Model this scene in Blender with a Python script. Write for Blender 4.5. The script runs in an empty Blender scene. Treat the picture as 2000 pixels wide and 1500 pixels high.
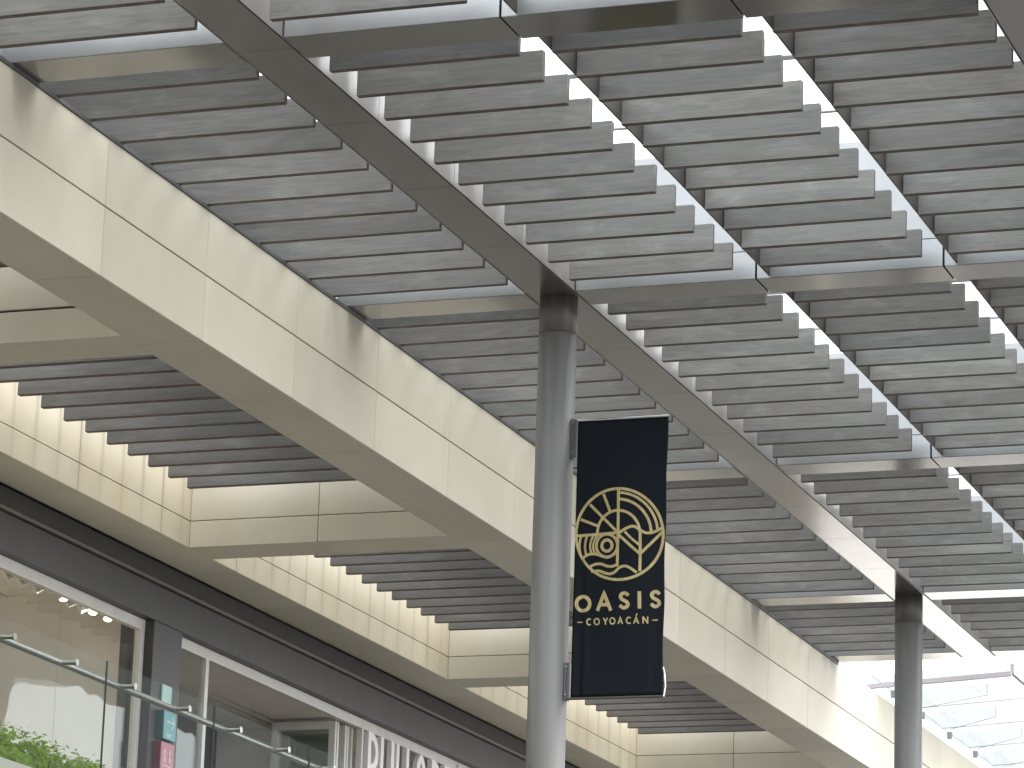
import bpy, bmesh, math, random
from mathutils import Matrix, Vector
random.seed(7)
S = bpy.context.scene
COL = S.collection

# ------------------------------------------------------------------ camera
cam_d = bpy.data.cameras.new('camera')
cam = bpy.data.objects.new('camera', cam_d); COL.objects.link(cam)
cam_d.sensor_width = 36.0; cam_d.lens = 128.593
cam_d.clip_start = 0.5; cam_d.clip_end = 3000
yaw, pit, rol = (math.radians(a) for a in (19.82779715, 14.75000457, -1.8715749))
fw = Vector((math.cos(pit)*math.cos(yaw), math.cos(pit)*math.sin(yaw), math.sin(pit)))
rt = Vector((math.sin(yaw), -math.cos(yaw), 0)); dn = fw.cross(rt)
c_, s_ = math.cos(rol), math.sin(rol)
R_ = c_*rt + s_*dn; D_ = -s_*rt + c_*dn
m = Matrix(((R_.x, -D_.x, -fw.x, 0), (R_.y, -D_.y, -fw.y, 0), (R_.z, -D_.z, -fw.z, 1.6), (0, 0, 0, 1)))
cam.matrix_world = m
S.camera = cam
S.render.resolution_x = 1024; S.render.resolution_y = 768

# ------------------------------------------------------------------ sky, sun, exposure
SUN_EL, SUN_AZ = math.radians(56), math.radians(-74)     # azimuth measured from +X towards +Y
W = bpy.data.worlds.new('World'); S.world = W; W.use_nodes = True
nt = W.node_tree; nt.nodes.clear()
out = nt.nodes.new('ShaderNodeOutputWorld'); bg = nt.nodes.new('ShaderNodeBackground')
sky = nt.nodes.new('ShaderNodeTexSky'); sky.sky_type = 'NISHITA'; sky.sun_disc = False
sky.sun_elevation = SUN_EL; sky.sun_rotation = math.pi/2 - SUN_AZ
sky.air_density = 1.0; sky.dust_density = 3.0
tc = nt.nodes.new('ShaderNodeTexCoord')
no = nt.nodes.new('ShaderNodeTexNoise'); no.inputs['Scale'].default_value = 3.0; no.inputs['Detail'].default_value = 5
rp = nt.nodes.new('ShaderNodeValToRGB')
rp.color_ramp.elements[0].position = .3; rp.color_ramp.elements[0].color = (9.4, 9.5, 9.75, 1)
rp.color_ramp.elements[1].position = .7; rp.color_ramp.elements[1].color = (12.6, 12.7, 12.85, 1)
mx = nt.nodes.new('ShaderNodeMix'); mx.data_type = 'RGBA'; mx.inputs[0].default_value = .9
nt.links.new(tc.outputs['Generated'], no.inputs['Vector']); nt.links.new(no.outputs['Fac'], rp.inputs['Fac'])
nt.links.new(sky.outputs[0], mx.inputs[6]); nt.links.new(rp.outputs[0], mx.inputs[7])
nt.links.new(mx.outputs[2], bg.inputs['Color']); bg.inputs['Strength'].default_value = 0.1
nt.links.new(bg.outputs[0], out.inputs[0])

sd = bpy.data.lights.new('sun', 'SUN'); sd.energy = 0.9; sd.angle = math.radians(60); sd.color = (1, .965, .91)
so = bpy.data.objects.new('sun', sd); COL.objects.link(so)
so.rotation_euler = Vector((math.cos(SUN_EL)*math.cos(SUN_AZ), math.cos(SUN_EL)*math.sin(SUN_AZ), math.sin(SUN_EL))).to_track_quat('Z', 'Y').to_euler()
so.location = (20, -30, 60)
S.view_settings.view_transform = 'Standard'; S.view_settings.look = 'None'
S.view_settings.gamma = 1; S.view_settings.use_curve_mapping = False
S.view_settings.exposure = 1.85
S.render.engine = 'CYCLES'
S.cycles.max_bounces = 10; S.cycles.diffuse_bounces = 5; S.cycles.glossy_bounces = 5; S.cycles.transparent_max_bounces = 24

# ------------------------------------------------------------------ materials
class N:
    """small node-building helper"""
    def __init__(s, name):
        s.m = bpy.data.materials.new(name); s.m.use_nodes = True; s.t = s.m.node_tree
        s.t.nodes.clear(); s.o = s.n('ShaderNodeOutputMaterial')
    def n(s, typ, **kw):
        x = s.t.nodes.new(typ)
        for k, v in kw.items(): setattr(x, k, v)
        return x
    def l(s, a, b): s.t.links.new(a, b)
    def val(s, sock, v):
        if hasattr(v, 'is_linked') or isinstance(v, bpy.types.NodeSocket): s.l(v, sock)
        else: sock.default_value = v
    def math(s, op, a, b=None, c=None, clamp=False):
        x = s.n('ShaderNodeMath', operation=op, use_clamp=clamp)
        s.val(x.inputs[0], a)
        if b is not None: s.val(x.inputs[1], b)
        if c is not None: s.val(x.inputs[2], c)
        return x.outputs[0]
    def mix(s, f, a, b, blend='MIX'):
        x = s.n('ShaderNodeMix', data_type='RGBA', blend_type=blend)
        s.val(x.inputs[0], f); s.val(x.inputs[6], a); s.val(x.inputs[7], b); return x.outputs[2]
    def ramp(s, f, stops):
        x = s.n('ShaderNodeValToRGB'); s.l(f, x.inputs[0]); e = x.color_ramp.elements
        while len(e) < len(stops): e.new(.5)
        for q, (p, c) in zip(e, stops): q.position = p; q.color = (*c, 1) if len(c) == 3 else c
        return x.outputs[0]
    def mapping(s, vec, scale=(1, 1, 1), loc=None):
        x = s.n('ShaderNodeMapping'); s.l(vec, x.inputs[0]); x.inputs['Scale'].default_value = scale
        if loc is not None: s.l(loc, x.inputs['Location'])
        return x.outputs[0]
    def noise(s, vec, scale, detail=4, rough=.55, dist=0):
        x = s.n('ShaderNodeTexNoise'); s.l(vec, x.inputs['Vector'])
        x.inputs['Scale'].default_value = scale; x.inputs['Detail'].default_value = detail
        x.inputs['Roughness'].default_value = rough; x.inputs['Distortion'].default_value = dist
        return x.outputs['Fac']
    def pos(s): return s.n('ShaderNodeNewGeometry').outputs['Position']
    def obj(s): return s.n('ShaderNodeTexCoord').outputs['Object']
    def rnd(s): return s.n('ShaderNodeObjectInfo').outputs['Random']
    def bump(s, h, strength=.2, dist=.01):
        x = s.n('ShaderNodeBump'); x.inputs['Strength'].default_value = strength; x.inputs['Distance'].default_value = dist
        s.l(h, x.inputs['Height']); return x.outputs[0]
    def principled(s, col, rough=.5, metal=0., normal=None, spec=.5, **kw):
        p = s.n('ShaderNodeBsdfPrincipled'); s.val(p.inputs['Base Color'], col if not isinstance(col, tuple) else (*col[:3], 1))
        s.val(p.inputs['Roughness'], rough); s.val(p.inputs['Metallic'], metal)
        p.inputs['Specular IOR Level'].default_value = spec
        if normal is not None: s.l(normal, p.inputs['Normal'])
        for k, v in kw.items(): s.val(p.inputs[k], v)
        s.l(p.outputs[0], s.o.inputs[0]); return p

def m_plain(name, col, rough=.5, metal=0., var=.12, scale=6., bump=0., spec=.5):
    n = N(name); p = n.pos(); a = n.noise(p, scale, 5)
    lo = tuple(c*(1-var) for c in col); hi = tuple(min(1, c*(1+var)) for c in col)
    c = n.ramp(a, [(.3, lo), (.7, hi)])
    nm = n.bump(n.noise(p, scale*12, 3), bump, .003) if bump else None
    n.principled(c, rough, metal, nm, spec); return n.m

def m_wood(name, k):
    n = N(name); r = n.rnd()
    off = n.n('ShaderNodeCombineXYZ'); 
    n.l(n.math('MULTIPLY', r, 37.), off.inputs[0]); n.l(n.math('MULTIPLY', r, 91.), off.inputs[1]); n.l(n.math('MULTIPLY', r, 53.), off.inputs[2])
    v = n.mapping(n.obj(), (1, 1, 1), off.outputs[0])
    grain = n.noise(n.mapping(v, (30, 1.3, 55)), 1.6, 6, .65, 1.2)
    fine = n.noise(n.mapping(v, (60, 4, 190)), 1.5, 3, .6)
    blotch = n.noise(n.mapping(v, (3, 1.6, 5)), 1.3, 5, .6, .6)
    c = n.ramp(grain, [(.25, (.165, .160, .152)), (.5, (.228, .223, .214)), (.8, (.285, .279, .268))])
    c = n.mix(n.ramp(blotch, [(.50, (0,)*3), (.72, (.75,)*3)]), c, (.335, .33, .318, 1))
    cloud = n.noise(n.mapping(v, (2, .9, 6)), 1.7, 5, .62, .8)
    c = n.mix(n.ramp(cloud, [(.52, (0,)*3), (.74, (.48,)*3)]), c, (.125, .122, .118, 1))
    c = n.mix(n.ramp(fine, [(.3, (.0,)*3), (.62, (.26,)*3)]), c, (.13, .126, .12, 1))
    tone = n.math('ADD', n.math('MULTIPLY', r, .36*k), .84*k)
    hv = n.n('ShaderNodeHueSaturation'); n.l(c, hv.inputs['Color']); n.l(tone, hv.inputs['Value'])
    warm = n.mix(n.math('FRACT', n.math('MULTIPLY', r, 17.3)), (1.012, 1.0, .98, 1), (.985, .997, 1.008, 1))
    c = n.mix(1., hv.outputs[0], warm, 'MULTIPLY')
    h = n.math('ADD', grain, n.math('MULTIPLY', fine, .6))
    n.principled(c, .62, 0, n.bump(h, .35, .004), .35); return n.m

def stone_color(n, base, p):
    a = n.noise(p, .9, 5, .6); b = n.noise(p, 7., 5, .65); sp = n.noise(p, 90., 2)
    d = n.noise(n.mapping(p, (1.9, 1.9, .16)), 1.6, 5, .6)
    lo = tuple(x*.93 for x in base); hi = tuple(x*1.06 for x in base)
    c = n.ramp(a, [(.3, lo), (.7, hi)])
    c = n.mix(n.math('MULTIPLY', b, .35), c, (base[0]*.92, base[1]*.92, base[2]*.84, 1))
    c = n.mix(n.ramp(sp, [(.56, (0,)*3), (.8, (.12,)*3)]), c, (.25, .22, .16, 1))
    g = n.ramp(d, [(.58, (0,)*3), (.80, (.20,)*3)])
    c = n.mix(g, c, (base[0]*.72, base[1]*.76, base[2]*.78, 1))
    r = n.rnd(); hv = n.n('ShaderNodeHueSaturation'); n.l(c, hv.inputs['Color'])
    n.l(n.math('ADD', n.math('MULTIPLY', r, .11), .945), hv.inputs['Value'])
    return hv.outputs[0], n.bump(n.math('ADD', b, n.math('MULTIPLY', sp, .5)), .12, .004)

def m_stone(name, base):
    n = N(name); p = n.pos(); c, nm = stone_color(n, base, p)
    n.principled(c, .55, 0, nm, .3); return n.m

def m_stone_stained(name, base):
    """facade stone: rain has run down it under the gaps of the louvres and left grey streaks"""
    n = N(name); p = n.pos(); c, nm = stone_color(n, base, p)
    s = n.n('ShaderNodeSeparateXYZ'); n.l(p, s.inputs[0])
    wob = n.math('MULTIPLY', n.math('SUBTRACT', n.noise(n.mapping(p, (1.1, 0, .9)), 1.5, 2), .5), .07)
    t = n.math('FRACT', n.math('DIVIDE', n.math('ADD', n.math('SUBTRACT', s.outputs[0], 27.986 - .2255 - 45*.4507), wob), .4507))
    dist = n.math('ABSOLUTE', n.math('SUBTRACT', t, .5))
    core = n.math('SUBTRACT', 1., n.math('DIVIDE', dist, .11), clamp=True)
    halo = n.math('SUBTRACT', 1., n.math('DIVIDE', dist, .33), clamp=True)
    amp = n.ramp(n.noise(n.mapping(p, (2.2, 0, .25)), 1.1, 3), [(.32, (.35,)*3), (.62, (1,)*3)])
    fade = n.math('DIVIDE', n.math('SUBTRACT', s.outputs[2], 8.75), 1.0, clamp=True)
    k = n.math('MULTIPLY', n.math('MULTIPLY', n.math('ADD', n.math('MULTIPLY', core, .5), n.math('MULTIPLY', halo, .14)), amp), fade)
    c = n.mix(k, c, (.16, .155, .15, 1))
    yel = n.ramp(n.noise(n.mapping(p, (1.3, 0, .5)), 1.4, 4), [(.55, (0,)*3), (.75, (.3,)*3)])
    c = n.mix(yel, c, (base[0]*.95, base[1]*.84, base[2]*.52, 1))
    n.principled(c, .55, 0, nm, .3); return n.m

def m_metal(name, col, rough, metal=1., smear=.12, bands=None):
    n = N(name); p = n.pos(); a = n.noise(p, 1.2, 4); b = n.noise(n.mapping(p, (9, 9, .7)), 2., 4)
    c = n.ramp(a, [(.3, tuple(x*.9 for x in col)), (.7, tuple(x*1.08 for x in col))])
    rg = n.math('ADD', n.math('MULTIPLY', b, smear), rough - smear*.5)
    fine = n.noise(p, 160., 2)
    n.principled(c, rg, metal, n.bump(fine, .012, .001)); return n.m

def m_column():
    """satin grey paint with grime that has run down from the joint under the beam"""
    n = N('column_paint'); p = n.pos(); s = n.n('ShaderNodeSeparateXYZ'); n.l(p, s.inputs[0])
    st = n.noise(n.mapping(p, (11, 11, .8)), 1., 4, .6)
    up = n.math('DIVIDE', n.math('SUBTRACT', s.outputs[2], 9.0), 1.1, clamp=True)
    k = n.math('MULTIPLY', n.ramp(st, [(.42, (0,)*3), (.68, (1,)*3)]), n.math('MULTIPLY', n.math('POWER', up, 1.6), .55))
    c = n.mix(n.noise(p, 2., 4), (.148, .146, .142, 1), (.186, .183, .178, 1))
    c = n.mix(k, c, (.085, .082, .066, 1))
    n.principled(c, n.math('ADD', n.math('MULTIPLY', k, .3), .46), .25, n.bump(n.noise(p, 120., 2), .04, .002)); return n.m

def m_glass(name, tint, wave=0., rough=0.0, boost=1.0):
    n = N(name); tr = n.n('ShaderNodeBsdfTransparent'); tr.inputs[0].default_value = (*tint, 1)
    gl = n.n('ShaderNodeBsdfGlossy'); gl.inputs['Roughness'].default_value = rough
    fr = n.n('ShaderNodeFresnel'); n.l(n.math('SUBTRACT', 1.5, n.math('MULTIPLY', n.n('ShaderNodeNewGeometry').outputs['Backfacing'], 1.5-1/1.5)), fr.inputs[0])
    if wave:
        b = n.bump(n.noise(n.pos(), .8, 2), wave, .05); n.l(b, gl.inputs['Normal'])
    f = n.math('MULTIPLY', fr.outputs[0], boost, clamp=True)
    ms = n.n('ShaderNodeMixShader'); n.l(f, ms.inputs[0]); n.l(tr.outputs[0], ms.inputs[1]); n.l(gl.outputs[0], ms.inputs[2])
    n.l(ms.outputs[0], n.o.inputs[0]); return n.m

def m_emit(name, col, strength):
    n = N(name); e = n.n('ShaderNodeEmission'); e.inputs[0].default_value = (*col, 1); e.inputs[1].default_value = strength
    n.l(e.outputs[0], n.o.inputs[0]); return n.m

def m_leaf():
    n = N('hedge_leaf'); p = n.pos(); r = n.noise(p, 9., 3); q = n.noise(p, 55., 2)
    c = n.ramp(r, [(.3, (.09, .16, .008)), (.55, (.18, .29, .018)), (.75, (.26, .36, .03))])
    c = n.mix(n.math('MULTIPLY', q, .5), c, (.24, .34, .03, 1))
    d = n.n('ShaderNodeBsdfDiffuse'); t = n.n('ShaderNodeBsdfTranslucent'); g = n.n('ShaderNodeBsdfGlossy'); g.inputs['Roughness'].default_value = .4
    n.l(c, d.inputs[0]); n.l(c, t.inputs[0])
    a = n.n('ShaderNodeMixShader'); a.inputs[0].default_value = .4; n.l(d.outputs[0], a.inputs[1]); n.l(t.outputs[0], a.inputs[2])
    b = n.n('ShaderNodeMixShader'); b.inputs[0].default_value = .02; n.l(a.outputs[0], b.inputs[1]); n.l(g.outputs[0], b.inputs[2])
    n.l(b.outputs[0], n.o.inputs[0]); return n.m

def m_paving(name, k):
    n = N(name); p = n.pos(); b = n.n('ShaderNodeTexBrick'); n.l(n.mapping(p, (1, 1, 1)), b.inputs['Vector'])
    b.inputs['Scale'].default_value = 1.; b.inputs['Brick Width'].default_value = 1.2; b.inputs['Row Height'].default_value = .6
    b.inputs['Mortar Size'].default_value = .006
    b.inputs['Color1'].default_value = (.36*k, .345*k, .32*k, 1); b.inputs['Color2'].default_value = (.42*k, .405*k, .38*k, 1); b.inputs['Mortar'].default_value = (.2*k, .19*k, .18*k, 1)
    c = n.mix(n.math('MULTIPLY', n.noise(p, .7, 5), .4), b.outputs[0], (.33*k, .32*k, .3*k, 1))
    n.principled(c, .6, 0, None, .4); return n.m

def m_banner():
    n = N('black_banner_fabric'); p = n.pos(); w = n.noise(n.mapping(p, (4, 160, 2)), 1., 3)
    c = n.mix(w, (.004, .006, .009, 1), (.008, .0105, .015, 1))
    n.principled(c, .5, 0, n.bump(w, .15, .002), .1); return n.m

def m_gold():
    n = N('gold_print'); p = n.pos(); w = n.noise(n.mapping(p, (4, 70, 14)), 1., 4)
    c = n.ramp(w, [(.3, (.32, .255, .105)), (.55, (.42, .345, .16)), (.8, (.52, .45, .26))])
    n.principled(c, .4, .1); return n.m

M = dict(
    wood=m_wood('weathered_wood', 1.0), wood_shaded=m_wood('shaded_weathered_wood', .60), wood_shade=m_plain('board_edge_shade', (.125, .102, .088), .7, 0, .25, 5, .1),  # second wood copy and board underside have shade put into their colour
    stone=m_stone('cream_stone', (.635, .598, .500)),
    stone_stain=m_stone_stained('stained_cream_stone', (.56, .51, .395)),
    steel=m_metal('satin_steel_panel', (.32, .313, .30), .15, .75, .08),
    face=m_metal('brushed_face_panel', (.50, .505, .515), .42, .6, .1),
    side=m_metal('brushed_side_panel', (.42, .395, .375), .36, .65, .1),
    core=m_plain('joint_shadow', (.02, .019, .017), .8),
    plate=m_metal('dark_bronze_plate', (.10, .09, .08), .5, .6),
    column=m_column(),
    trim=m_metal('grey_flashing', (.14, .14, .145), .5, .5),
    dark=m_plain('dark_grey_cladding', (.05, .05, .054), .5, 0, .12, 4, .05),
    black=m_plain('black_channel_paint', (.018, .018, .016), .55, .0, .2),
    lip=m_metal('lintel_lip_paint', (.16, .15, .13), .45, .3),
    white=m_plain('white_frame_paint', (.60, .585, .55), .4, 0, .05),
    ceil=m_plain('shop_ceiling_plaster', (.72, .68, .635), .8, 0, .06, 2),
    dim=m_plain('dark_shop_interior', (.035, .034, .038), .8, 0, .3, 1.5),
    floor=m_plain('shop_floor', (.42, .38, .33), .5, 0, .1),
    concrete=m_plain('walkway_concrete', (.21, .195, .175), .8, 0, .12, 3, .1),
    glass=m_glass('shop_glass', (.93, .95, .94), .22, 0, .62),
    rail_glass=m_glass('balustrade_glass', (.93, .955, .95), .05, 0, .06),
    glass_edge=m_plain('glass_cut_edge', (.012, .03, .028), .2),
    shade_glass=m_glass('added_shade_glass', (.70, .705, .70), .0, 0, .5),
    clear=m_glass('canopy_glass', (.86, .885, .89), .0, 0, .6), fin_glass=m_glass('fritted_fin_glass', (.925, .93, .93), .0, 0, .3), roof_glass=m_glass('canopy_roof_glass', (.585, .595, .595), .0, 0, .3),
    teal_glass=m_glass('tinted_glass', (.80, .90, .895), .0, 0, .7),
    rail=m_metal('brushed_rail_steel', (.27, .265, .245), .35),
    chrome=m_metal('bracket_steel', (.55, .55, .57), .25),
    banner=m_banner(), gold=m_gold(),
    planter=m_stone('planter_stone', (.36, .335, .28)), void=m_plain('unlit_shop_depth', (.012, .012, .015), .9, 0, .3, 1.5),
    teal=m_plain('teal_sign_face', (.10, .33, .36), .4, 0, .05), teal_side=m_plain('teal_sign_side', (.02, .10, .10), .5),
    pink=m_plain('pink_sign_face', (.44, .13, .19), .4, 0, .05), pink_side=m_plain('maroon_sign_side', (.14, .02, .04), .5),
    mark=m_plain('pale_sign_print', (.55, .62, .60), .5, 0, .05), pmark=m_plain('pale_pink_print', (.62, .42, .46), .5, 0, .05),
    notice=m_plain('pale_green_notice', (.42, .62, .57), .5, 0, .06),
    letter=m_plain('white_letter_face', (.80, .78, .80), .45, 0, .03),
    lamp=m_plain('white_lamp_body', (.72, .70, .66), .4, 0, .03),
    lamp_dark=m_plain('lamp_black_snoot', (.02, .02, .025), .5),
    lamp_on=m_emit('lit_lamp_lens', (1, .78, .52), 4.5),
    leaf=m_leaf(), stem=m_plain('hedge_stem', (.06, .045, .025), .8), blade=m_plain('grass_blade', (.05, .065, .05), .5),
    paving=m_paving('grey_paving', .13), plaza=m_paving('pale_paving', 1.45),
    grey=m_metal('canopy_beam_steel', (.36, .34, .36), .45, .4),
    pale=m_plain('canopy_edge_paint', (.30, .30, .32), .5, 0, .04),
    rafter=m_metal('roof_bar_steel', (.72, .73, .75), .4, .6),
)

# ------------------------------------------------------------------ building helpers
WL = {}
def wl(o): return WL.get(o.name, Vector((0, 0, 0)))
def link(name, data, parent=None, loc=(0, 0, 0)):
    o = bpy.data.objects.new(name, data); COL.objects.link(o)
    loc = Vector(loc); WL[o.name] = loc
    if parent: o.parent = parent; o.location = loc - wl(parent)
    else: o.location = loc
    return o
def tag(o, label, cat=None, group=None, kind=None):
    if label: o['label'] = label
    if cat: o['category'] = cat
    if group: o['group'] = group
    if kind: o['kind'] = kind
    return o
def thing(name, label, cat, loc, group=None): return tag(link(name, None, None, loc), label, cat, group)
_cache = {}
def box_mesh(name, d, mat, bev=0.):
    key = (tuple(round(x, 4) for x in d), mat.name, bev)
    if key in _cache: return _cache[key]
    bm = bmesh.new(); bmesh.ops.create_cube(bm, size=1)
    bmesh.ops.scale(bm, vec=d, verts=bm.verts)
    if bev: bmesh.ops.bevel(bm, geom=bm.edges[:], offset=min(bev, min(d)*.4), segments=1, affect='EDGES')
    me = bpy.data.meshes.new(name); bm.to_mesh(me); bm.free(); me.materials.append(mat); _cache[key] = me
    return me
def board_mesh(d, mat, under, bev):
    key = ('board', tuple(round(x, 4) for x in d), mat.name)
    if key in _cache: return _cache[key]
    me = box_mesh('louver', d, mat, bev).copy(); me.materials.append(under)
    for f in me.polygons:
        if f.normal.z < -.6 or abs(f.normal.y) > .9: f.material_index = 1  # shade and brown bounce painted on undersides, same slot on board ends
    _cache[key] = me; return me
def box(name, x0, x1, y0, y1, z0, z1, mat, parent=None, bev=0.):
    d = (abs(x1-x0), abs(y1-y0), abs(z1-z0))
    return link(name, box_mesh(name, d, mat, bev), parent, ((x0+x1)/2, (y0+y1)/2, (z0+z1)/2))
def bm_obj(name, bm, mat, parent=None, loc=(0, 0, 0), smooth=False):
    """mesh written in world coordinates, stored relative to loc"""
    me = bpy.data.meshes.new(name)
    loc = Vector(loc)
    for v in bm.verts: v.co -= loc
    bmesh.ops.recalc_face_normals(bm, faces=bm.faces[:])
    bm.to_mesh(me); bm.free()
    for q in (mat if isinstance(mat, (list, tuple)) else [mat]): me.materials.append(q)
    if smooth:
        for f in me.polygons: f.use_smooth = True
    return link(name, me, parent, loc)
def add_box(bm, x0, x1, y0, y1, z0, z1):
    r = bmesh.ops.create_cube(bm, size=1)
    bmesh.ops.scale(bm, vec=(abs(x1-x0), abs(y1-y0), abs(z1-z0)), verts=r['verts'])
    bmesh.ops.translate(bm, vec=((x0+x1)/2, (y0+y1)/2, (z0+z1)/2), verts=r['verts'])
def add_tube(bm, a, b, r, seg=12, r2=None, caps=True):
    a, b = Vector(a), Vector(b); d = b - a
    g = bmesh.ops.create_cone(bm, cap_ends=caps, segments=seg, radius1=r, radius2=r if r2 is None else r2, depth=d.length)
    mt = Matrix.Translation((a+b)/2) @ d.to_track_quat('Z', 'Y').to_matrix().to_4x4()
    bmesh.ops.transform(bm, matrix=mt, verts=g['verts'])
def add_prism(bm, pts, axis, a, b):
    """polygon pts extruded along an axis ('X': pts are (y,z); 'Y': pts are (x,z))"""
    f = (lambda p, t: (t, p[0], p[1])) if axis == 'X' else (lambda p, t: (p[0], t, p[1]))
    va = [bm.verts.new(f(p, a)) for p in pts]; vb = [bm.verts.new(f(p, b)) for p in pts]
    bm.faces.new(va); bm.faces.new(vb[::-1]); k = len(pts)
    for i in range(k): bm.faces.new((va[i], vb[i], vb[(i+1) % k], va[(i+1) % k]))
def arc(cx, cy, rx, ry, a0, a1, n=24):
    return [(cx + rx*math.cos(math.radians(a0+(a1-a0)*i/n)), cy + ry*math.sin(math.radians(a0+(a1-a0)*i/n))) for i in range(n+1)]
def smooth_line(pts, per=6):
    """Catmull-Rom through the points"""
    P = [pts[0]] + list(pts) + [pts[-1]]; o = []
    for i in range(1, len(P)-2):
        for k in range(per):
            t = k/per; a, b, c, d = P[i-1], P[i], P[i+1], P[i+2]
            o.append(tuple(.5*((2*b[j]) + (-a[j]+c[j])*t + (2*a[j]-5*b[j]+4*c[j]-d[j])*t*t + (-a[j]+3*b[j]-3*c[j]+d[j])*t**3) for j in (0, 1)))
    return o + [pts[-1]]
def ribbon(pts, w, closed=False):
    """left and right outlines of a stroke of width w"""
    L, Rr, n = [], [], len(pts)
    for i in range(n):
        p = Vector(pts[i]); a = Vector(pts[i-1]) if (i or closed) else None; b = Vector(pts[(i+1) % n]) if (i < n-1 or closed) else None
        d1 = (p-a).normalized() if a is not None else None; d2 = (b-p).normalized() if b is not None else None
        if d1 is None: d1 = d2
        if d2 is None: d2 = d1
        n1, n2 = Vector((-d1.y, d1.x)), Vector((-d2.y, d2.x)); q = (n1+n2)
        q = q.normalized() if q.length > 1e-6 else n1
        k = w/2/max(.45, q.dot(n1)); L.append(p+q*k); Rr.append(p-q*k)
    return L, Rr

# ------------------------------------------------------------------ setting
bm = bmesh.new(); g = 1500
vs = [bm.verts.new(p) for p in ((-g, -g, 0), (g, -g, 0), (g, g, 0), (-g, g, 0))]; bm.faces.new(vs)
tag(bm_obj('ground', bm, M['paving']), 'grey stone paving of the mall court', None, None, 'structure')
bm = bmesh.new()
vs = [bm.verts.new(p) for p in ((79, -140, .006), (260, -140, .006), (260, 160, .006), (79, 160, .006))]; bm.faces.new(vs)
tag(bm_obj('plaza', bm, M['plaza']), 'pale stone paving of the open square beyond the mall wing', None, None, 'structure')

# ================================================================== PERGOLA
ZB, ZT = 10.12, 11.235
per = thing('pergola', 'tall steel pergola of grey slatted louvre rows on round columns above the court', 'pergola', (27.905, 9.67, 0))
CX = [15.33, 21.635, 27.905, 34.22, 40.55, 44.205]
HW = .2125
YM0, YM1 = 9.455, 9.89          # first main beam
YN0, YN1 = 4.31, 4.755          # second main beam, nearer the court
XA, XE = 13.5, 44.42

def main_beam(y0, y1):
    core = box('main_beam', XA, XE-.01, y0+.02, y1-.02, ZB+.012, ZT-.01, M['core'], per)
    xs = [21.63 + 1.5735*k for k in range(-5, 15)] + [XE]
    xs = [x for x in xs if x <= XE-.4] + [XE]
    for a, b in zip(xs[:-1], xs[1:]):
        box('soffit_panel', a+.0025, b-.0025, y0+.018, y1-.018, ZB, ZB+.011, M['steel'], core, .0015)
        box('side_panel', a+.002, b-.002, y0, y0+.006, ZB+.002, ZT, M['side'], core, .0015)
        box('side_panel', a+.002, b-.002, y1-.006, y1, ZB+.002, ZT, M['side'], core, .0015)
main_beam(YM0, YM1); main_beam(YN0, YN1)

def cross_beam(cx, ya, yb, name='cross_beam'):
    x0, x1 = cx-HW, cx+HW
    core = box(name, x0+.02, x1-.02, min(ya, yb)+.004, max(ya, yb)-.004, ZB+.014, ZT-.01, M['core'], per)
    lo, hi = min(ya, yb)+.008, max(ya, yb)-.008
    box('soffit_panel', x0+.004, x1-.002, lo, hi, ZB, ZB+.016, M['steel'], core, .0015)
    box('face_panel', x0, x0+.018, lo, hi, ZB+.004, ZB+.238, M['face'], core, .0015)
    box('face_panel', x0, x0+.018, lo, hi, ZB+.244, ZT, M['face'], core, .0015)
    box('face_panel', x1-.018, x1, lo, hi, ZB+.018, ZT, M['face'], core, .0015)
for cx in CX[1:]:
    for ya, yb in ((11.60, YM1), (YM0, 7.893), (7.893, 6.328), (6.328, YN1)): cross_beam(cx, ya, yb)

# louvres: boards set on edge across each row
LH, LT = .225, .052
rows = [(9.955, 11.80), (8.012, 9.405), (6.437, 7.775), (4.828, 6.215)]
bays = [(CX[0], CX[1], 11), (CX[1], CX[2], 11), (CX[2], CX[3], 11), (CX[3], CX[4], 11), (CX[4], CX[5], 6)]
for bi, (c0, c1, n) in enumerate(bays):
    for ri, (y0, y1) in enumerate(rows):
        for k in range(1, n+1):
            x = c0 + (c1-c0)*k/(n+1)
            if x < 17.3: continue
            o = link('louver', board_mesh((LT, y1-y0, LH), M['wood'], M['wood_shade'], .005), per, (x, (y0+y1)/2, ZB+LH/2))
            o.location.x += random.uniform(-.004, .004); o.location.y += random.uniform(-.008, .008); o.location.z += random.uniform(-.004, .004)
            o.rotation_euler = (random.uniform(-.0015, .0015), random.uniform(-.02, .02), random.uniform(-.0015, .0015))
    for ri in (2, 3):                                       # the strip that carries the boards' left ends
        y = rows[ri][1]
        box('purlin', max(c0, 15.6)+HW+.003, c1-HW-.003, y-.002, y+.012, ZB+.02, ZB+LH-.02, M['plate'], per)
box('edge_trim', XA, XE-.005, 11.488, 11.53, 10.0865, 10.117, M['trim'], per, .002)
box('rear_beam', XA, XE-.005, 11.855, 12.0, 10.10, ZT, M['steel'], per, .002)
# glazing bars of the thin glass roof that lies on the beams
for c in CX[1:5]:
    for dx, w, h in ((-.42, .05, .04), (-1.75, .10, .16)):
        box('roof_bar', c+dx-w/2, c+dx+w/2, YN1+.01, 11.9, ZT+.2, ZT+.2+h, M['rafter'], per, .004)
for a, b in ((YN1+.02, 6.32), (6.335, 7.885), (7.90, YM0-.02), (YM1+.02, 11.9)):
    for c0, c1, n in bays:
        box('roof_pane', max(c0, 15.6)+.03, c1-.03, a, b, ZT+.42, ZT+.432, M['clear'], per)

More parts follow.
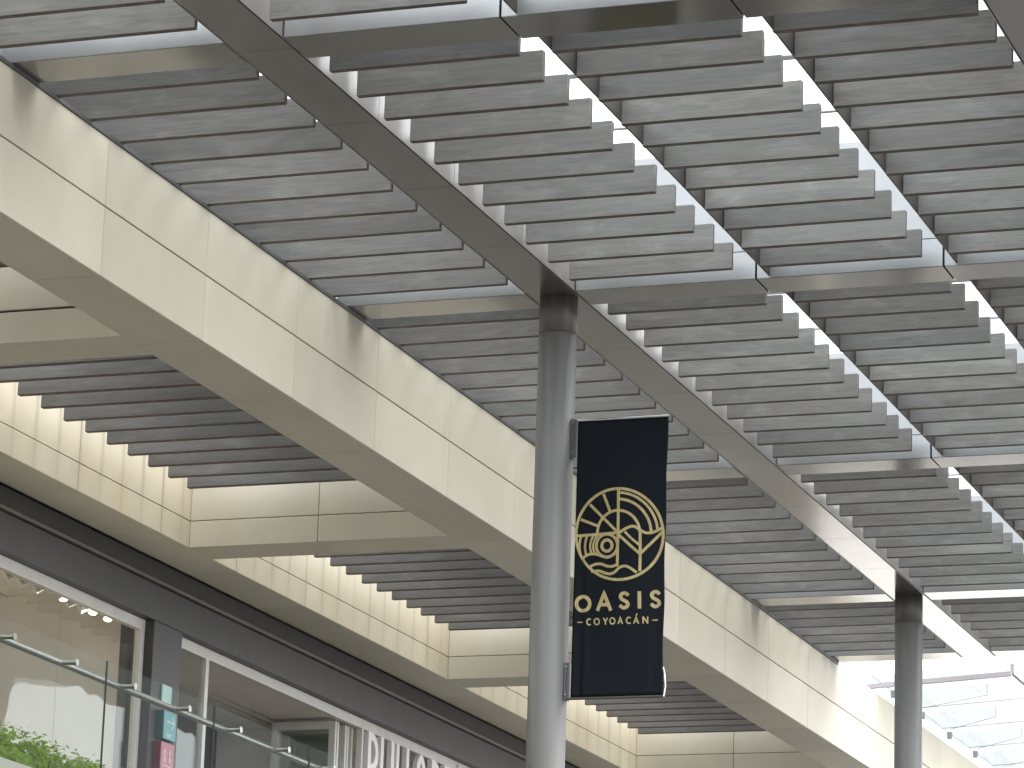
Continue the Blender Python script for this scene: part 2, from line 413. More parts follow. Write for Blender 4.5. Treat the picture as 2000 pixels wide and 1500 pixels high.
def column(x, y):
    bm = bmesh.new(); add_tube(bm, (x, y, 0), (x, y, 9.805), .16, 64)
    c = bm_obj('column', bm, M['column'], per, (x, y, 0), True)
    for f in c.data.polygons: f.use_smooth = abs(f.normal.z) < .5
    bm = bmesh.new(); add_tube(bm, (x, y, 9.809), (x, y, ZB-.001), .1605, 64)
    d = bm_obj('collar', bm, M['column'], c, (x, y, 9.809), True)
    for f in d.data.polygons: f.use_smooth = abs(f.normal.z) < .5
    return c
column(CX[2], 9.668); column(CX[4], 9.668)

# ================================================================== BUILDING
bld = thing('mall_building', 'cream stone two level mall wing with slatted stone frame over its shopfronts', 'building', (32, 15.4, 0))
XB0, XB1 = 15.9, 57.6
ZS, ZMID, ZTOP = 9.038, 9.567, 10.085
P = 1.8125
g_ = .0035                                                   # half a joint

# outer stone beam
YS0, YS1 = 11.5, 12.06
ob = box('stone_beam', XB0, XB1, YS0+.03, YS1-.03, ZS+.03, ZTOP-.03, M['core'], bld)
xs = [23.007 + P*k for k in range(-4, 20)]
for a, b in zip(xs[:-1], xs[1:]):
    box('stone_panel', a+g_*.7, b-g_*.7, YS0, YS0+.035, ZS+.002, ZMID-.006, M['stone'], ob, .0025)
    box('stone_panel', a+g_*.7, b-g_*.7, YS0, YS0+.035, ZMID+.006, ZTOP, M['stone'], ob, .0025)
    box('soffit_panel', a+.006, b-.006, YS0+.004, YS1, ZS, ZS+.034, M['stone'], ob, .0025)
    box('inner_panel', a+g_, b-g_, YS1-.034, YS1-.001, ZS+.036, ZTOP, M['stone'], ob, .0025)

# stone cross beams between the outer beam and the facade
YI = 14.756
XC = [24.55 - 7.25, 24.55, 31.796, 39.06, 46.30, 53.55]
for x0 in XC:
    x1 = x0 + .56
    cb = box('cross_beam', x0+.03, x1-.03, YS1+.004, YI-.004, ZS+.03, ZTOP-.03, M['core'], bld)
    for a, b in ((YS1+.004, 13.402), (13.409, YI-.003)):
        lz = 9.302 if x0 > 25 else 9.3
        gap = .004 if x0 > 25 else .010
        box('stone_panel', x0, x0+.034, a, b, ZS+.002, lz-gap, M['stone'], cb, .0025)
        box('stone_panel', x0, x0+.034, a, b, lz+gap, ZTOP, M['stone'], cb, .0025)
        box('soffit_panel', x0+.003, x1, a, b, ZS+.0005, ZS+.034, M['stone'], cb, .0025)
        box('back_panel', x1-.034, x1-.001, a, b, ZS+.036, ZTOP, M['stone'], cb, .0025)

for x0, x1 in zip([XB0]+[x+.28 for x in XC[1:]], [x+.275 for x in XC[1:]]+[XB1-.5]):
    box('roof_pane', x0, x1, YS1-.02, 13.75, 10.09, 10.11, M['shade_glass'], bld)  # unseen glass added over the stone frame to dim its top light
# facade wall above the shopfronts
fx = [29.323 + P*k for k in range(-7, 16)]
fw_ = box('facade_wall', fx[0], fx[-1], YI+.03, 15.28, ZS+.03, ZTOP, M['core'], bld)
for a, b in zip(fx[:-1], fx[1:]):
    box('stone_panel', a+g_*.8, b-g_*.8, YI, YI+.034, ZS+.002, 9.297, M['stone_stain'], fw_, .0025)
    box('stone_panel', a+g_*.8, b-g_*.8, YI, YI+.034, 9.305, 9.83, M['stone_stain'], fw_, .0025)
    box('stone_panel', a+g_*.8, b-g_*.8, YI, YI+.034, 9.838, ZTOP, M['stone_stain'], fw_, .0025)
    box('soffit_panel', a+.005, b-.005, YI+.003, 15.30, ZS, ZS+.034, M['stone'], fw_, .002)

# boards under the stone frame, their enclosed shade painted in as darker wood
for i, x0 in enumerate(XC[:-1]):
    a, b = x0+.56, XC[i+1]
    for k in range(14):
        x = b - .445 - .4507*k
        if x < a + .25: continue
        if x < 22: continue
        o = link('louver', board_mesh((.06, 14.592-YS1-.02, .225), M['wood_shaded'], M['wood_shade'], .006), bld, (x, (14.592+YS1+.02)/2, 9.6325))
        o.location.x += random.uniform(-.004, .004); o.location.z += random.uniform(-.003, .003)
        o.rotation_euler = (random.uniform(-.001, .001), random.uniform(-.015, .015), random.uniform(-.001, .001))

# steel lintel, fascia and pillar over and between the shopfronts
X0, X1 = 18.0, 56.0
YD = 15.33
lt = box('lintel', X0, X1, YD+.01, 15.6, 8.842, ZS-.002, M['black'], bld)
box('lintel_lip', X0, X1, YD-.045, YD+.009, 8.806, 8.838, M['lip'], lt, .004)
box('fascia_band', X0, X1, YD, 15.6, 8.447, 8.80, M['dark'], bld, .004)
pil = box('pillar', 32.335, 33.0, YD+.002, 15.7, 5.4, 8.444, M['dark'], bld, .004)
YW = 15.43

def frame(name, x0, x1, z0, z1, t=.075, dep=.07, y=YW, panes=None, mat='white', glass='glass', top=.11):
    bm = bmesh.new()
    add_box(bm, x0, x1, y, y+dep, z1-top, z1)
    add_box(bm, x0, x1, y, y+dep, z0, z0+t)
    add_box(bm, x0, x0+t, y+.001, y+dep-.001, z0+t, z1-top); add_box(bm, x1-t, x1, y+.001, y+dep-.001, z0+t, z1-top)
    f = bm_obj(name, bm, M[mat], bld, (x0, y, z0))
    px = [x0+t] + (panes or []) + [x1-t]
    for a, b in zip(px[:-1], px[1:]):
        if glass: box('pane', a+.004, b-.004, y+dep*.5, y+dep*.5+.012, z0+t, z1-top, M[glass], f)
    return f
frame('window', 18.4, 32.33, 5.4, 8.444, .085, panes=[20.6, 25.6, 30.553])
w2 = frame('window', 33.003, 33.90, 5.4, 8.444, .075)
frame('window', 38.17, 45.4, 5.4, 8.444, .05, panes=[41.95])
frame('window', 45.45, 55.9, 5.4, 8.444, .07, panes=[48.9, 52.4])
box('door_head', 33.902, 38.168, YW, YW+.07, 8.335, 8.444, M['white'], bld, .003)

def door_leaf(x, y0, y1, z0=5.42, z1=8.33):
    bm = bmesh.new(); t = .075
    add_box(bm, x-.025, x+.025, y0, y0+t, z0, z1); add_box(bm, x-.025, x+.025, y1-t, y1, z0, z1)
    add_box(bm, x-.024, x+.024, y0+t, y1-t, z1-t*1.2, z1); add_box(bm, x-.024, x+.024, y0+t, y1-t, z0, z0+t*2)
    d = bm_obj('folding_door', bm, M['white'], bld, (x, y0, z0))
    box('pane', x-.006, x+.006, y0+t, y1-t, z0+2*t, z1-1.2*t, M['glass'], d)
for x in (37.63, 37.70, 37.93, 38.0, 38.12): door_leaf(x, 15.53, 16.30)

# shop interiors
YBK = 20.5
box('shop_floor', X0, X1, YW+.08, YBK, 5.1, 5.38, M['floor'], bld)
box('shop_ceiling', X0, 32.9, YW+.075, YBK, 8.80, 8.84, M['ceil'], bld)
for yy in (16.25, 17.1, 18.0):                               # joints of the ceiling boards, as thin reveals
    box('ceiling_batten', X0, 32.9, yy, yy+.012, 8.794, 8.7995, M['lip'], bld)
bkw = box('back_wall', X0, 32.9, YBK, YBK+.1, 5.38, 8.8, M['ceil'], bld)
box('party_wall', 32.6, 32.8, YW+.28, YBK, 5.38, 8.799, M['ceil'], bld)
box('side_wall', 17.9, 18.0, YW, YBK, 5.38, 8.8, M['ceil'], bld)
box('shop_ceiling', 32.92, 38.16, YW+.075, 16.30, 8.372, 8.52, M['ceil'], bld)
box('shop_ceiling', 32.92, 38.16, 16.36, 16.44, 8.372, 8.52, M['ceil'], bld)
box('shop_ceiling', 32.92, 38.16, 16.50, 17.25, 8.372, 8.52, M['ceil'], bld)
box('ceiling_slot', 32.92, 38.16, 16.30, 16.50, 8.53, 8.56, M['black'], bld)
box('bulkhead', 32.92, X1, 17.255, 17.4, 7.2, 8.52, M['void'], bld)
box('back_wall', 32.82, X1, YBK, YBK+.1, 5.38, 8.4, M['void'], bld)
box('shop_ceiling', 38.18, X1, YW+.075, 17.25, 8.372, 8.52, M['ceil'], bld)
box('party_wall', 38.22, 38.30, YW+.35, 17.25, 5.38, 8.37, M['ceil'], bld)

# walkway in front of the shops, lower storey and roof
box('walkway_slab', X0, X1, 12.2, YW+.08, 5.05, 5.40, M['concrete'], bld, .01)
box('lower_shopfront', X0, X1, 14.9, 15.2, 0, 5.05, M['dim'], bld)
box('roof_slab', X0, X1, 15.29, 22, 10.0, 10.3, M['concrete'], bld)
box('end_wall', X1, X1+.3, 14.9, 22, 0, 10.0, M['stone'], bld)
box('rear_wall', X0, X1, 21.9, 22.2, 0, 10.0, M['concrete'], bld)
for x in (24.8, 32.1, 39.3, 46.5, 53.8):
    box('slab_pier', x-.3, x+.3, 12.3, 12.9, 0, 5.05, M['stone'], bld, .01)

# ================================================================== SHOP LETTERS
sg = thing('shop_letters', 'tall white box letters standing across the shop window under the dark fascia', 'sign', (38.3, 15.40, 7.5))
ZL0, ZL1, LW = 7.54, 8.325, .088
def letter(strokes, name='letter'):
    bm = bmesh.new()
    for i, pts in enumerate(strokes):
        closed = pts[0] == pts[-1]
        L, Rr = ribbon(pts[:-1] if closed else pts, LW, closed)
        n = len(L); e = i*.0004
        ya, yb = 15.40+e, 15.458-e
        V = [[bm.verts.new((q.x, y, q.y)) for q in s] for y in (ya, yb) for s in (L, Rr)]
        rng = range(n if closed else n-1)
        for k in rng:
            j = (k+1) % n
            bm.faces.new((V[0][k], V[0][j], V[1][j], V[1][k])); bm.faces.new((V[2][k], V[3][k], V[3][j], V[2][j]))
            bm.faces.new((V[0][k], V[2][k], V[2][j], V[0][j])); bm.faces.new((V[1][k], V[1][j], V[3][j], V[3][k]))
        if not closed:
            for k in (0, n-1): bm.faces.new((V[0][k], V[1][k], V[3][k], V[2][k]))
    o = bm_obj(name, bm, M['letter'], sg, (strokes[0][0][0], 15.43, ZL0)); return o
h = LW/2; b0, t0 = ZL0+h, ZL1-h
def bowl(x0, x1, za, zb):
    rx = x1-x0-h
    return [(x0+h, zb), (x0+.10, zb)] + arc(x0+.10, (za+zb)/2, rx-.10, (zb-za)/2, 90, -90, 16)[1:] + [(x0+h, za)]
letter([[(38.30+h, ZL0), (38.30+h, ZL1)], bowl(38.30, 38.62, 7.92, t0)])                                    # P
letter([[(38.69+h, ZL1), (38.69+h, 7.75)] + arc(38.90, 7.75, .165, .165, 180, 360, 14)[1:] + [(39.11-h, ZL1)]])  # U
letter([[(39.185+h, ZL1), (39.185+h, b0), (39.41, b0)]])                                                  # L
letter([[(39.505+h, ZL1), (39.505+h, b0), (39.73, b0)]])                                                  # L
letter([smooth_line([(40.25, ZL0+.02), (40.05, 7.83), (39.92, 8.05), (39.90, 8.17), (39.99, t0), (40.08, 8.18), (40.05, 8.05), (39.93, 7.92), (39.87, 7.74), (39.96, b0), (40.08, b0+.02), (40.22, 7.85)], 5)])  # &
letter([[(40.34+h, ZL0), (40.34+h, ZL1)], bowl(40.34, 40.63, 7.96, t0), bowl(40.34, 40.66, b0, 7.95)])     # B
letter([[(40.99, t0), (40.77+h, t0), (40.77+h, b0), (40.99, b0)], [(40.77+h, 7.94), (40.96, 7.94)]])     # E
letter([[(41.08+h*.6, ZL0), (41.265, ZL1-.01), (41.45-h*.6, ZL0)], [(41.16, 7.74), (41.37, 7.74)]])      # A
letter([[(41.53+h, ZL0), (41.53+h, ZL1)], bowl(41.53, 41.85, 7.92, t0), [(41.70, 7.93), (41.84, ZL0)]])  # R

# ================================================================== PILLAR SIGNS
def pillar_sign(name, x0, x1, z0, z1, face, side, label):
    t = thing(name, label, 'sign', ((x0+x1)/2, YD, z0))
    box('sign_box', x0, x1, YD-.075, YD+.001, z0, z1, M[side], t, .004)
    box('sign_face', x0+.003, x1-.003, YD-.082, YD-.0755, z0+.003, z1-.003, M[face], t, .002)
    return t
def flat_marks(name, strokes, w, y, mat, parent, loc):
    bm = bmesh.new()
    for i, pts in enumerate(strokes):
        L, Rr = ribbon(pts, w); yy = y - i*.0005
        for k in range(len(L)-1):
            bm.faces.new([bm.verts.new((q.x, yy, q.y)) for q in (L[k], L[k+1], Rr[k+1], Rr[k])])
    return bm_obj(name, bm, mat, parent, loc)
ts = pillar_sign('direction_sign', 32.50, 32.79, 7.29, 7.575, 'teal', 'teal_side', 'teal square sign with a white arrow on the dark pillar')
flat_marks('arrow', [[(32.56, 7.47), (32.735, 7.47)], [(32.69, 7.53), (32.74, 7.47), (32.69, 7.40)]], .016, YD-.0835, M['mark'], ts, (32.6, YD-.0835, 7.45))
flat_marks('print', [[(32.57, 7.345), (32.70, 7.345)], [(32.57, 7.325), (32.67, 7.325)]], .010, YD-.0835, M['mark'], ts, (32.6, YD-.0835, 7.33))
ps = pillar_sign('restroom_sign', 32.47, 32.78, 6.99, 7.262, 'pink', 'pink_side', 'pink square sign with pale figures below the teal one')
fig = []
for fx_ in (32.56, 32.67):
    fig += [[(fx_, 7.12), (fx_, 7.20)], [(fx_-.025, 7.165), (fx_+.025, 7.165)], [(fx_-.012, 7.065), (fx_-.012, 7.12)], [(fx_+.012, 7.065), (fx_+.012, 7.12)]]
flat_marks('pictogram', fig, .026, YD-.0835, M['pmark'], ps, (32.6, YD-.0835, 7.1))
flat_marks('print', [[(32.53, 7.03), (32.72, 7.03)]], .014, YD-.0835, M['pmark'], ps, (32.6, YD-.0835, 7.03))
nb = box('notice', 32.56, 32.78, YD-.02, YD-.0005, 7.665, 7.845, M['notice'], None, .003)
tag(nb, 'small pale green notice on the dark pillar above the teal sign', 'notice')

# ================================================================== GLASS BALUSTRADE
YG = 12.30; ZG = 6.615
rl = thing('glass_railing', 'frameless glass balustrade with a steel handrail along the upper walkway', 'railing', (28, YG, 5.4))
gx = [21.18 - 2*2.055, 21.18 - 2.055, 21.18, 23.34, 25.17, 27.20, 29.27, 31.32, 33.38, 35.43, 37.5, 39.55, 41.6, 43.66]
gx = [25.143 + 2.045*k for k in range(-4, 10)]
for a, b in zip(gx[:-1], gx[1:]):
    pn = box('glass_pane', a+.006, b-.006, YG, YG+.012, 5.30, ZG, M['rail_glass'], rl)
    box('pane_edge', a+.0048, a+.0058, YG, YG+.012, 5.30, ZG, M['glass_edge'], pn)
    box('pane_edge', b-.0058, b-.0048, YG, YG+.012, 5.30, ZG, M['glass_edge'], pn)
bm = bmesh.new(); add_tube(bm, (17.5, YG+.12, 6.50), (42.9, YG+.12, 6.50), .026, 16)
hr = bm_obj('handrail', bm, M['rail'], rl, (28, YG+.12, 6.50), True)
for k in range(-5, 18):
    x = 23.545 + 1.0355*k
    if x < 17.6 or x > 42.8: continue
    bm = bmesh.new(); add_tube(bm, (x, YG-.012, 6.50), (x, YG+.118, 6.50), .018, 14)
    add_tube(bm, (x, YG-.022, 6.50), (x, YG-.012, 6.50), .028, 16)
    bm_obj('bracket', bm, M['rail'], rl, (x, YG, 6.50))

# ================================================================== PLANTER, HEDGE, GRASS
pl = box('planter', 20.5, 27.2, 12.44, 13.15, 5.40, 5.655, M['planter'], None, .008)
tag(pl, 'long cream stone planter behind the glass balustrade', 'planter')
hd = thing('hedge', 'bright green clipped hedge growing in the stone planter', 'hedge', (24, 12.8, 5.65))
rnd = random.Random(3)
puffs = []
x = 20.6
while x < 27.1:
    puffs.append((x, rnd.uniform(12.66, 13.0), 5.70 + rnd.uniform(0, .16), rnd.uniform(.13, .21))); x += rnd.uniform(.035, .075)
bm = bmesh.new()
for px, py, pz, pr in puffs:
    for _ in range(150):
        d = Vector((rnd.gauss(0, 1), rnd.gauss(0, 1), rnd.gauss(0, 1))).normalized() * pr * rnd.uniform(.65, 1.05)
        c = Vector((px, py, pz)) + d
        if c.z < 5.6 or (c.y < 12.47 and c.z < 5.69): continue
        up = (d.normalized() + Vector((rnd.gauss(0, .5), rnd.gauss(0, .5), rnd.gauss(.4, .5)))).normalized()
        t = up.cross(Vector((rnd.gauss(0, 1), rnd.gauss(0, 1), rnd.gauss(0, 1)))).normalized(); s = up.cross(t)
        l = rnd.uniform(.016, .032); w = l*.5
        bm.faces.new([bm.verts.new(c + q) for q in (t*l, s*w + up*.003, -t*l, -s*w + up*.003)])
add_box(bm, 20.62, 27.05, 12.62, 13.04, 5.58, 5.80)
fo = bm_obj('foliage', bm, M['leaf'], hd, (24, 12.8, 5.65)); fo['kind'] = 'stuff'
bm = bmesh.new()
for i in range(60):
    x = 20.7 + 6.3*i/60; y = rnd.uniform(12.6, 13.0)
    add_tube(bm, (x, y, 5.6), (x+rnd.uniform(-.05, .05), y+rnd.uniform(-.05, .05), 5.85), .006, 5, .003)
st = bm_obj('stems', bm, M['stem'], hd, (24, 12.8, 5.6)); st['kind'] = 'stuff'
def grass_tuft(x, y, z, n, hgt, label, seed):
    r = random.Random(seed); bm = bmesh.new()
    for _ in range(n):
        a = r.uniform(-.9, .9); ln = hgt*r.uniform(.7, 1.1); w = .006
        lean = r.uniform(.25, .9); dx, dy = math.cos(a)*lean, math.sin(a)*lean*.5
        prev = None
        for k in range(7):
            t = k/6; c = Vector((x+dx*ln*t*t, y+dy*ln*t*t, z+ln*(t-.35*lean*t*t))); ww = w*(1-t*.92)
            cur = [bm.verts.new(c+Vector((-ww, -ww, 0))), bm.verts.new(c+Vector((ww, ww, 0)))]
            if prev: bm.faces.new((prev[0], prev[1], cur[1], cur[0]))
            prev = cur
    tag(bm_obj('grass_plant', bm, M['blade'], None, (x, y, z)), label, 'plant', 'grass plants behind the hedge')
grass_tuft(24.62, 12.98, 5.65, 7, .42, 'dark arching grass blades rising behind the hedge at the left edge', 5)
grass_tuft(25.62, 12.98, 5.65, 5, .32, 'smaller dark grass blades rising behind the low middle of the hedge', 8)

# ================================================================== SHOP SPOTLIGHTS
spots = [(29.99, 0), (30.30, 0), (30.58, 0), (30.90, 0), (31.32, 1), (31.60, 0), (31.88, 0), (32.02, 2), (32.36, 2)]
trk = box('lamp_track', 21, 32.4, 15.83, 15.865, 8.762, 8.7995, M['white'], bld)
for i, (x, on) in enumerate(spots):
    lab = {0: 'unlit white cylinder spotlight, %s on the shop window track' % {0: 'first from the left', 1: 'second from the left', 2: 'third from the left', 3: 'next left of the bright lit lamp', 5: 'next right of the bright lit lamp', 6: 'left of the small lit pair'}.get(i, ''),
           1: 'brightly lit spotlight in the middle of the shop window track',
           2: 'small lit spotlight near the right end of the shop window track'}[on]
    if i == 8: lab = 'lit spotlight last on the right of the shop window track by the jamb'
    t = thing('spotlight', lab, 'spotlight', (x, 15.85, 8.762), 'spotlights on the shop track')
    dirv = Vector((-.55, .55, -.45)).normalized() if not on else (Vector((-.15, -.25, -1)).normalized() if on == 1 else Vector((-.45, -.1, -1)).normalized())
    top = Vector((x, 15.85, 8.56 if on else 8.52)); a = top - dirv*.05; b = top + dirv*.10
    bm = bmesh.new(); add_tube(bm, a, b, .045, 20); bm_obj('lamp_body', bm, M['lamp'], t, top, False)
    bm = bmesh.new(); add_tube(bm, (x, 15.85, 8.762), (x, 15.85, 8.54), .012, 8); bm_obj('stem', bm, M['lamp'], t, (x, 15.85, 8.6))
    bm = bmesh.new()
    if on: add_tube(bm, b+dirv*.0005, b+dirv*.004, .04, 20)
    else: add_tube(bm, a-dirv*.004, a-dirv*.0005, .046, 20)
    bm_obj('lens' if on else 'back_cap', bm, M['lamp_on'] if on else M['lamp_dark'], t, b if on else a)
    if on:
        ld = bpy.data.lights.new('spot_bulb', 'SPOT'); ld.energy = 120; ld.spot_size = math.radians(95); ld.color = (1, .9, .79); ld.shadow_soft_size = .12
        lo = bpy.data.objects.new('spot_bulb', ld); COL.objects.link(lo); lo.parent = t
        p = b + dirv*.01; lo.location = p - wl(t); lo.rotation_euler = (-Vector((-.65, .35, -.65))).to_track_quat('Z', 'Y').to_euler()

# ================================================================== BANNER
bn = thing('banner', 'black vertical banner with a gold emblem hanging from the nearer column', 'banner', (27.905, 9.47, 6.72))
BY0, BY1, BZ0, BZ1 = 8.684, 9.468, 6.728, 9.052
def bx(y, z):
    u = (BY1-y)/(BY1-BY0); v = (z-BZ0)/(BZ1-BZ0); e = math.sin(math.pi*min(1, max(0, v)))
    return 27.905 + .010*math.sin(u*7+1.2*v)*e - .016*e*math.sin(u*math.pi) + .006*math.exp(-((u-.09)/.03)**2)*(1-v) - .006*math.exp(-((u-.14)/.03)**2)*(1-v) + .006*math.exp(-((u-.9)/.04)**2)*(1-v)*.8
bm = bmesh.new(); nu, nv = 48, 60; grid = {}
for s, dx in ((0, 0), (1, .003)):
    for i in range(nu+1):
        for j in range(nv+1):
            y = BY1-(BY1-BY0)*i/nu; z = BZ0+(BZ1-BZ0)*j/nv
            yy = y
            if i == nu: yy += .004*math.sin(z*9) + .006*math.sin(math.pi*(z-BZ0)/(BZ1-BZ0))
            grid[s, i, j] = bm.verts.new((bx(y, z)+dx, yy, z))
for i in range(nu):
    for j in range(nv):
        bm.faces.new([grid[0, i, j], grid[0, i+1, j], grid[0, i+1, j+1], grid[0, i, j+1]])
        bm.faces.new([grid[1, i, j], grid[1, i, j+1], grid[1, i+1, j+1], grid[1, i+1, j]])
for j in range(nv):
    for i in (0, nu): bm.faces.new([grid[0, i, j], grid[0, i, j+1], grid[1, i, j+1], grid[1, i, j]])
for i in range(nu):
    for j in (0, nv): bm.faces.new([grid[0, i, j], grid[1, i, j], grid[1, i+1, j], grid[0, i+1, j]])
bm_obj('cloth', bm, M['banner'], bn, (27.905, 9.07, 7.9), True)

def art(ax, ay): return (10.032655 - .0008812*ax - .0000216*ay, 9.166385 - .0000358*ax - .0008578*ay)
def strokes_on_banner(name, strokes, parent=None):
    bm = bmesh.new()
    for si, (pts, w) in enumerate(strokes):
        closed = len(pts) > 3 and abs(pts[0][0]-pts[-1][0]) < 1e-3 and abs(pts[0][1]-pts[-1][1]) < 1e-3
        if len(pts) < 12:                                    # subdivide straight runs so they follow the cloth
            q = []
            for a, b in zip(pts[:-1], pts[1:]):
                k = max(1, int(math.dist(a, b)/40))
                q += [(a[0]+(b[0]-a[0])*t/k, a[1]+(b[1]-a[1])*t/k) for t in range(k)]
            pts = q + [pts[-1]]
        L, Rr = ribbon(pts[:-1] if closed else pts, w, closed); n = len(L); off = .0022 + .00006*si
        def vv(q):
            y, z = art(q.x, q.y); return bm.verts.new((bx(y, z)-off, y, z))
        VL = [vv(q) for q in L]; VR = [vv(q) for q in Rr]
        for k in range(n if closed else n-1):
            j = (k+1) % n; bm.faces.new((VL[k], VL[j], VR[j], VR[k]))
    return bm_obj(name, bm, M['gold'], bn, (27.90, 9.08, 8.0))
CXA, CYA = 1047, 1227
def A(r, a0, a1, cx=1045, cy=1215, n=24): return [(cx+441*r*math.cos(math.radians(a0+(a1-a0)*i/n)), cy-462*r*math.sin(math.radians(a0+(a1-a0)*i/n))) for i in range(n+1)]
w = 27
em = [(A(.967, 0, 360, CXA, CYA, 96), w),
      ([(1047, 790), (1044, 1215), (1036, 1545)], w),
      (A(.475, 2, 181, n=40), w),
      (A(.855, 88, 4, n=40), w-2), (A(.715, 88, 3, n=40), w),
      ([(897, 832), (962, 1000)], w), ([(760, 932), (1040, 1212)], w), ([(668, 1078), (838, 1145)], w), ([(620, 1240), (840, 1228), (1045, 1216)], w),
      (smooth_line([(1048, 1222), (1115, 1178), (1190, 1152), (1250, 1182), (1300, 1212), (1350, 1214), (1400, 1198), (1468, 1160)], 5), w),
      ([(1052, 1238), (1150, 1328), (1256, 1422)], w), ([(1108, 1205), (1180, 1278), (1258, 1340)], w-4),
      ([(1258, 1180), (1258, 1420), (1254, 1590)], w), ([(1258, 1420), (1350, 1325), (1462, 1205)], w),
      (A(.118, 0, 360, 932, 1340, 40), 30), (A(.243, 0, 360, 932, 1340, 56), 28),
      (A(.315, 132, 214, 932, 1345), 20), (A(.39, 142, 204, 935, 1345), 20), (A(.51, 152, 199, 935, 1345), 24), (A(.635, 159, 199, 935, 1345), 22),
      (smooth_line([(680, 1462), (745, 1425), (815, 1420), (880, 1442), (945, 1455), (1010, 1425)], 6), 26),
      (smooth_line([(748, 1558), (800, 1525), (870, 1518), (930, 1540), (985, 1545), (1034, 1528)], 6), 26),
      (smooth_line([(775, 1592), (850, 1585), (905, 1605), (960, 1618), (1010, 1600), (1060, 1556), (1115, 1542), (1165, 1562), (1225, 1605)], 6), 26)]
strokes_on_banner('emblem', em)
def glyph(ch, x0, x1, y0, y1, w):
    """upright stroke letters of a geometric sans, in artwork units"""
    h = w/2; X = lambda t: x0+h+(x1-x0-w)*t; Y = lambda t: y0+h+(y1-y0-w)*t; cx, cy = (x0+x1)/2, (y0+y1)/2; rx, ry = (x1-x0-w)/2, (y1-y0-w)/2
    if ch == 'O': return [arc(cx, cy, rx, ry, 0, 360, 40)]
    if ch == 'C': return [arc(cx, cy, rx*1.1, ry, 48, 312, 30)]
    if ch == 'A': return [[(x0+h*.9, y1), (cx, y0+h*.3), (x1-h*.9, y1)], [(X(.17), Y(.70)), (X(.83), Y(.70))]]
    if ch == 'I': return [[(cx, y0), (cx, y1)]]
    if ch == 'N': return [[(X(0), y1), (X(0), y0)], [(X(0), y0+h*.4), (X(1), y1-h*.4)], [(X(1), y1), (X(1), y0)]]
    if ch == 'Y': return [[(X(0), y0), (cx, cy+ry*.1), (X(1), y0)], [(cx, cy), (cx, y1)]]
    if ch == 'S':
        return [smooth_line([(X(.97), Y(.16)), (X(.75), Y(.02)), (X(.45), Y(-.01)), (X(.16), Y(.10)), (X(.10), Y(.27)), (X(.28), Y(.43)), (X(.60), Y(.53)), (X(.90), Y(.66)), (X(.92), Y(.84)), (X(.68), Y(.98)), (X(.38), Y(1.01)), (X(.0), Y(.84))], 5)]
def word(name, spec, w):
    for i, (ch, x0, x1, y0, y1) in enumerate(spec):
        gl = glyph(ch[0], x0, x1, y0, y1, w)
        if len(ch) > 1: cx = (x0+x1)/2; gl.append([(cx-2, y0-w*.7), (cx+12, y0-w*2.2)])
        strokes_on_banner(name, [(s, w) for s in gl])
word('letter', [('O', 610, 776, 1818, 1990), ('A', 820, 986, 1800, 1974), ('S', 1042, 1162, 1790, 1962), ('I', 1232, 1266, 1785, 1952), ('S', 1340, 1456, 1770, 1943)], 34)
word('letter', [('C', 728, 780, 2046, 2117), ('O', 798, 861, 2043, 2114), ('Y', 889, 943, 2043, 2109), ('O', 954, 1017, 2038, 2109), ('A', 1036, 1092, 2036, 2103), ('C', 1120, 1176, 2032, 2103), ('A\u0301', 1188, 1246, 2030, 2098), ('N', 1276, 1332, 2028, 2095)], 13)
strokes_on_banner('dash', [([(637, 2086), (686, 2083)], 10)]); strokes_on_banner('dash', [([(1368, 2061), (1418, 2058)], 12)])
bm = bmesh.new(); add_tube(bm, (27.905, 9.50, 9.06), (27.905, 8.675, 9.06), .011, 12); bm_obj('rod', bm, M['chrome'], bn, (27.905, 9.1, 9.06))
bm = bmesh.new(); add_tube(bm, (27.905, 9.51, 6.722), (27.905, 8.675, 6.722), .011, 12); bm_obj('rod', bm, M['plate'], bn, (27.905, 9.1, 6.722))
for z0, z1 in ((8.74, 9.07), (6.71, 7.02)):
    bm = bmesh.new(); add_box(bm, 27.85, 27.96, 9.497, 9.506, z0, z1); add_box(bm, 27.888, 27.922, 9.474, 9.496, z0+.01, z1-.002)
    b_ = bm_obj('bracket', bm, M['trim'], bn, (27.905, 9.5, z0))
    bm = bmesh.new()
    for z in (z0+.04, z1-.04): add_tube(bm, (27.86, 9.489, z), (27.86, 9.498, z), .008, 10)
    bm_obj('bolt', bm, M['chrome'], b_, (27.86, 9.49, z0))
bm = bmesh.new(); pp = [(8.672, 6.72), (8.660, 6.80), (8.668, 6.90), (8.682, 6.96)]
for a, b in zip(pp[:-1], pp[1:]): add_tube(bm, (27.90, a[0], a[1]), (27.90, b[0], b[1]), .007, 8)
bm_obj('tie', bm, M['chrome'], bn, (27.9, 8.67, 6.72))

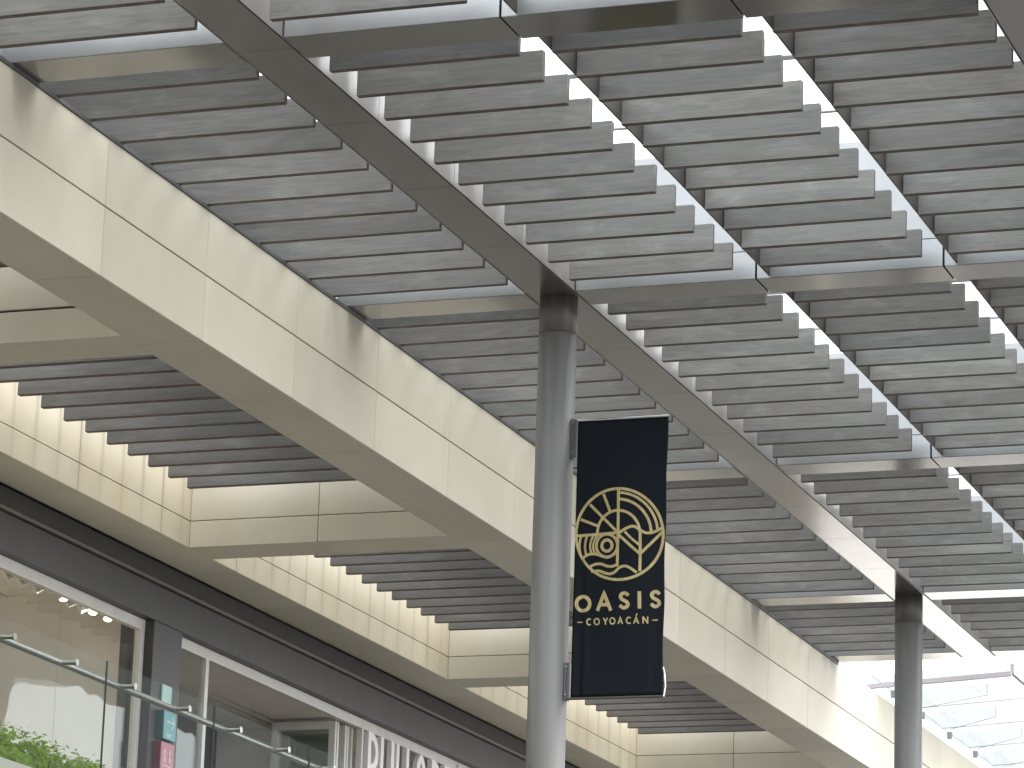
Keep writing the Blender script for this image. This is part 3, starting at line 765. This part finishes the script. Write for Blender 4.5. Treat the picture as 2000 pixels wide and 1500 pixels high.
# ================================================================== GLASS CANOPY beyond the pergola
cn = thing('glass_canopy', 'pale glass canopy on tapered glass fins beyond the end of the pergola', 'canopy', (51, 10.6, 10.2))
bm = bmesh.new(); add_prism(bm, [(11.72, 10.145), (9.711, 10.268), (9.711, 10.328), (11.72, 10.208)], 'X', 46.46, 46.52)
bm_obj('steel_beam', bm, M['grey'], cn, (46.5, 10.7, 10.2))
cx_ = [46.56, 47.4, 49.1, 50.8, 52.5, 54.2, 55.9]
for i, x in enumerate(cx_[1:]):
    e = 10.23 if i == 0 else 10.477
    bm = bmesh.new(); add_prism(bm, [(11.47, 10.265), (e, 10.334 if i else 10.345), (e, 10.192 if i else 10.207), (11.1, 10.04), (11.47, 10.11)], 'X', x-.009, x+.009)
    f = bm_obj('glass_fin', bm, M['fin_glass'], cn, (x, 11, 10.2))
    bm = bmesh.new(); add_prism(bm, [(e-.004, 10.192), (e, 10.192), (e, 10.34), (e-.004, 10.34)], 'X', x-.008, x+.008)
    add_prism(bm, [(11.1, 10.036), (e, 10.188), (e, 10.1915), (11.1, 10.0395)], 'X', x-.008, x+.008)
    bm_obj('fin_edge', bm, M['pale'], f, (x, 11, 10.2))
    box('clamp', x-.035, x+.035, 11.475, 11.545, 10.19, 10.285, M['grey'], cn, .006)
def zc(y): return 10.27 + (11.5-y)*.064
for a, b in zip(cx_[:-1], cx_[1:]):
    for y0, y1 in ((11.62, 10.55), (10.54, 9.74)):
        bm = bmesh.new(); add_prism(bm, [(y0, zc(y0)+.07), (y1, zc(y1)+.07), (y1, zc(y1)+.085), (y0, zc(y0)+.085)], 'X', a+.006, b-.006)
        bm_obj('roof_pane', bm, M['roof_glass'], cn, (a, y1, 10.4))
    box('upstand_pane', a+.04, b-.04, 11.60, 11.612, 10.09, 10.345, M['teal_glass'], cn)
bm = bmesh.new(); add_prism(bm, [(9.735, 10.30), (9.69, 10.30), (9.69, 10.44), (9.735, 10.44)], 'X', 46.53, 55.95)
bm_obj('edge_beam', bm, M['pale'], cn, (51, 9.7, 10.3))
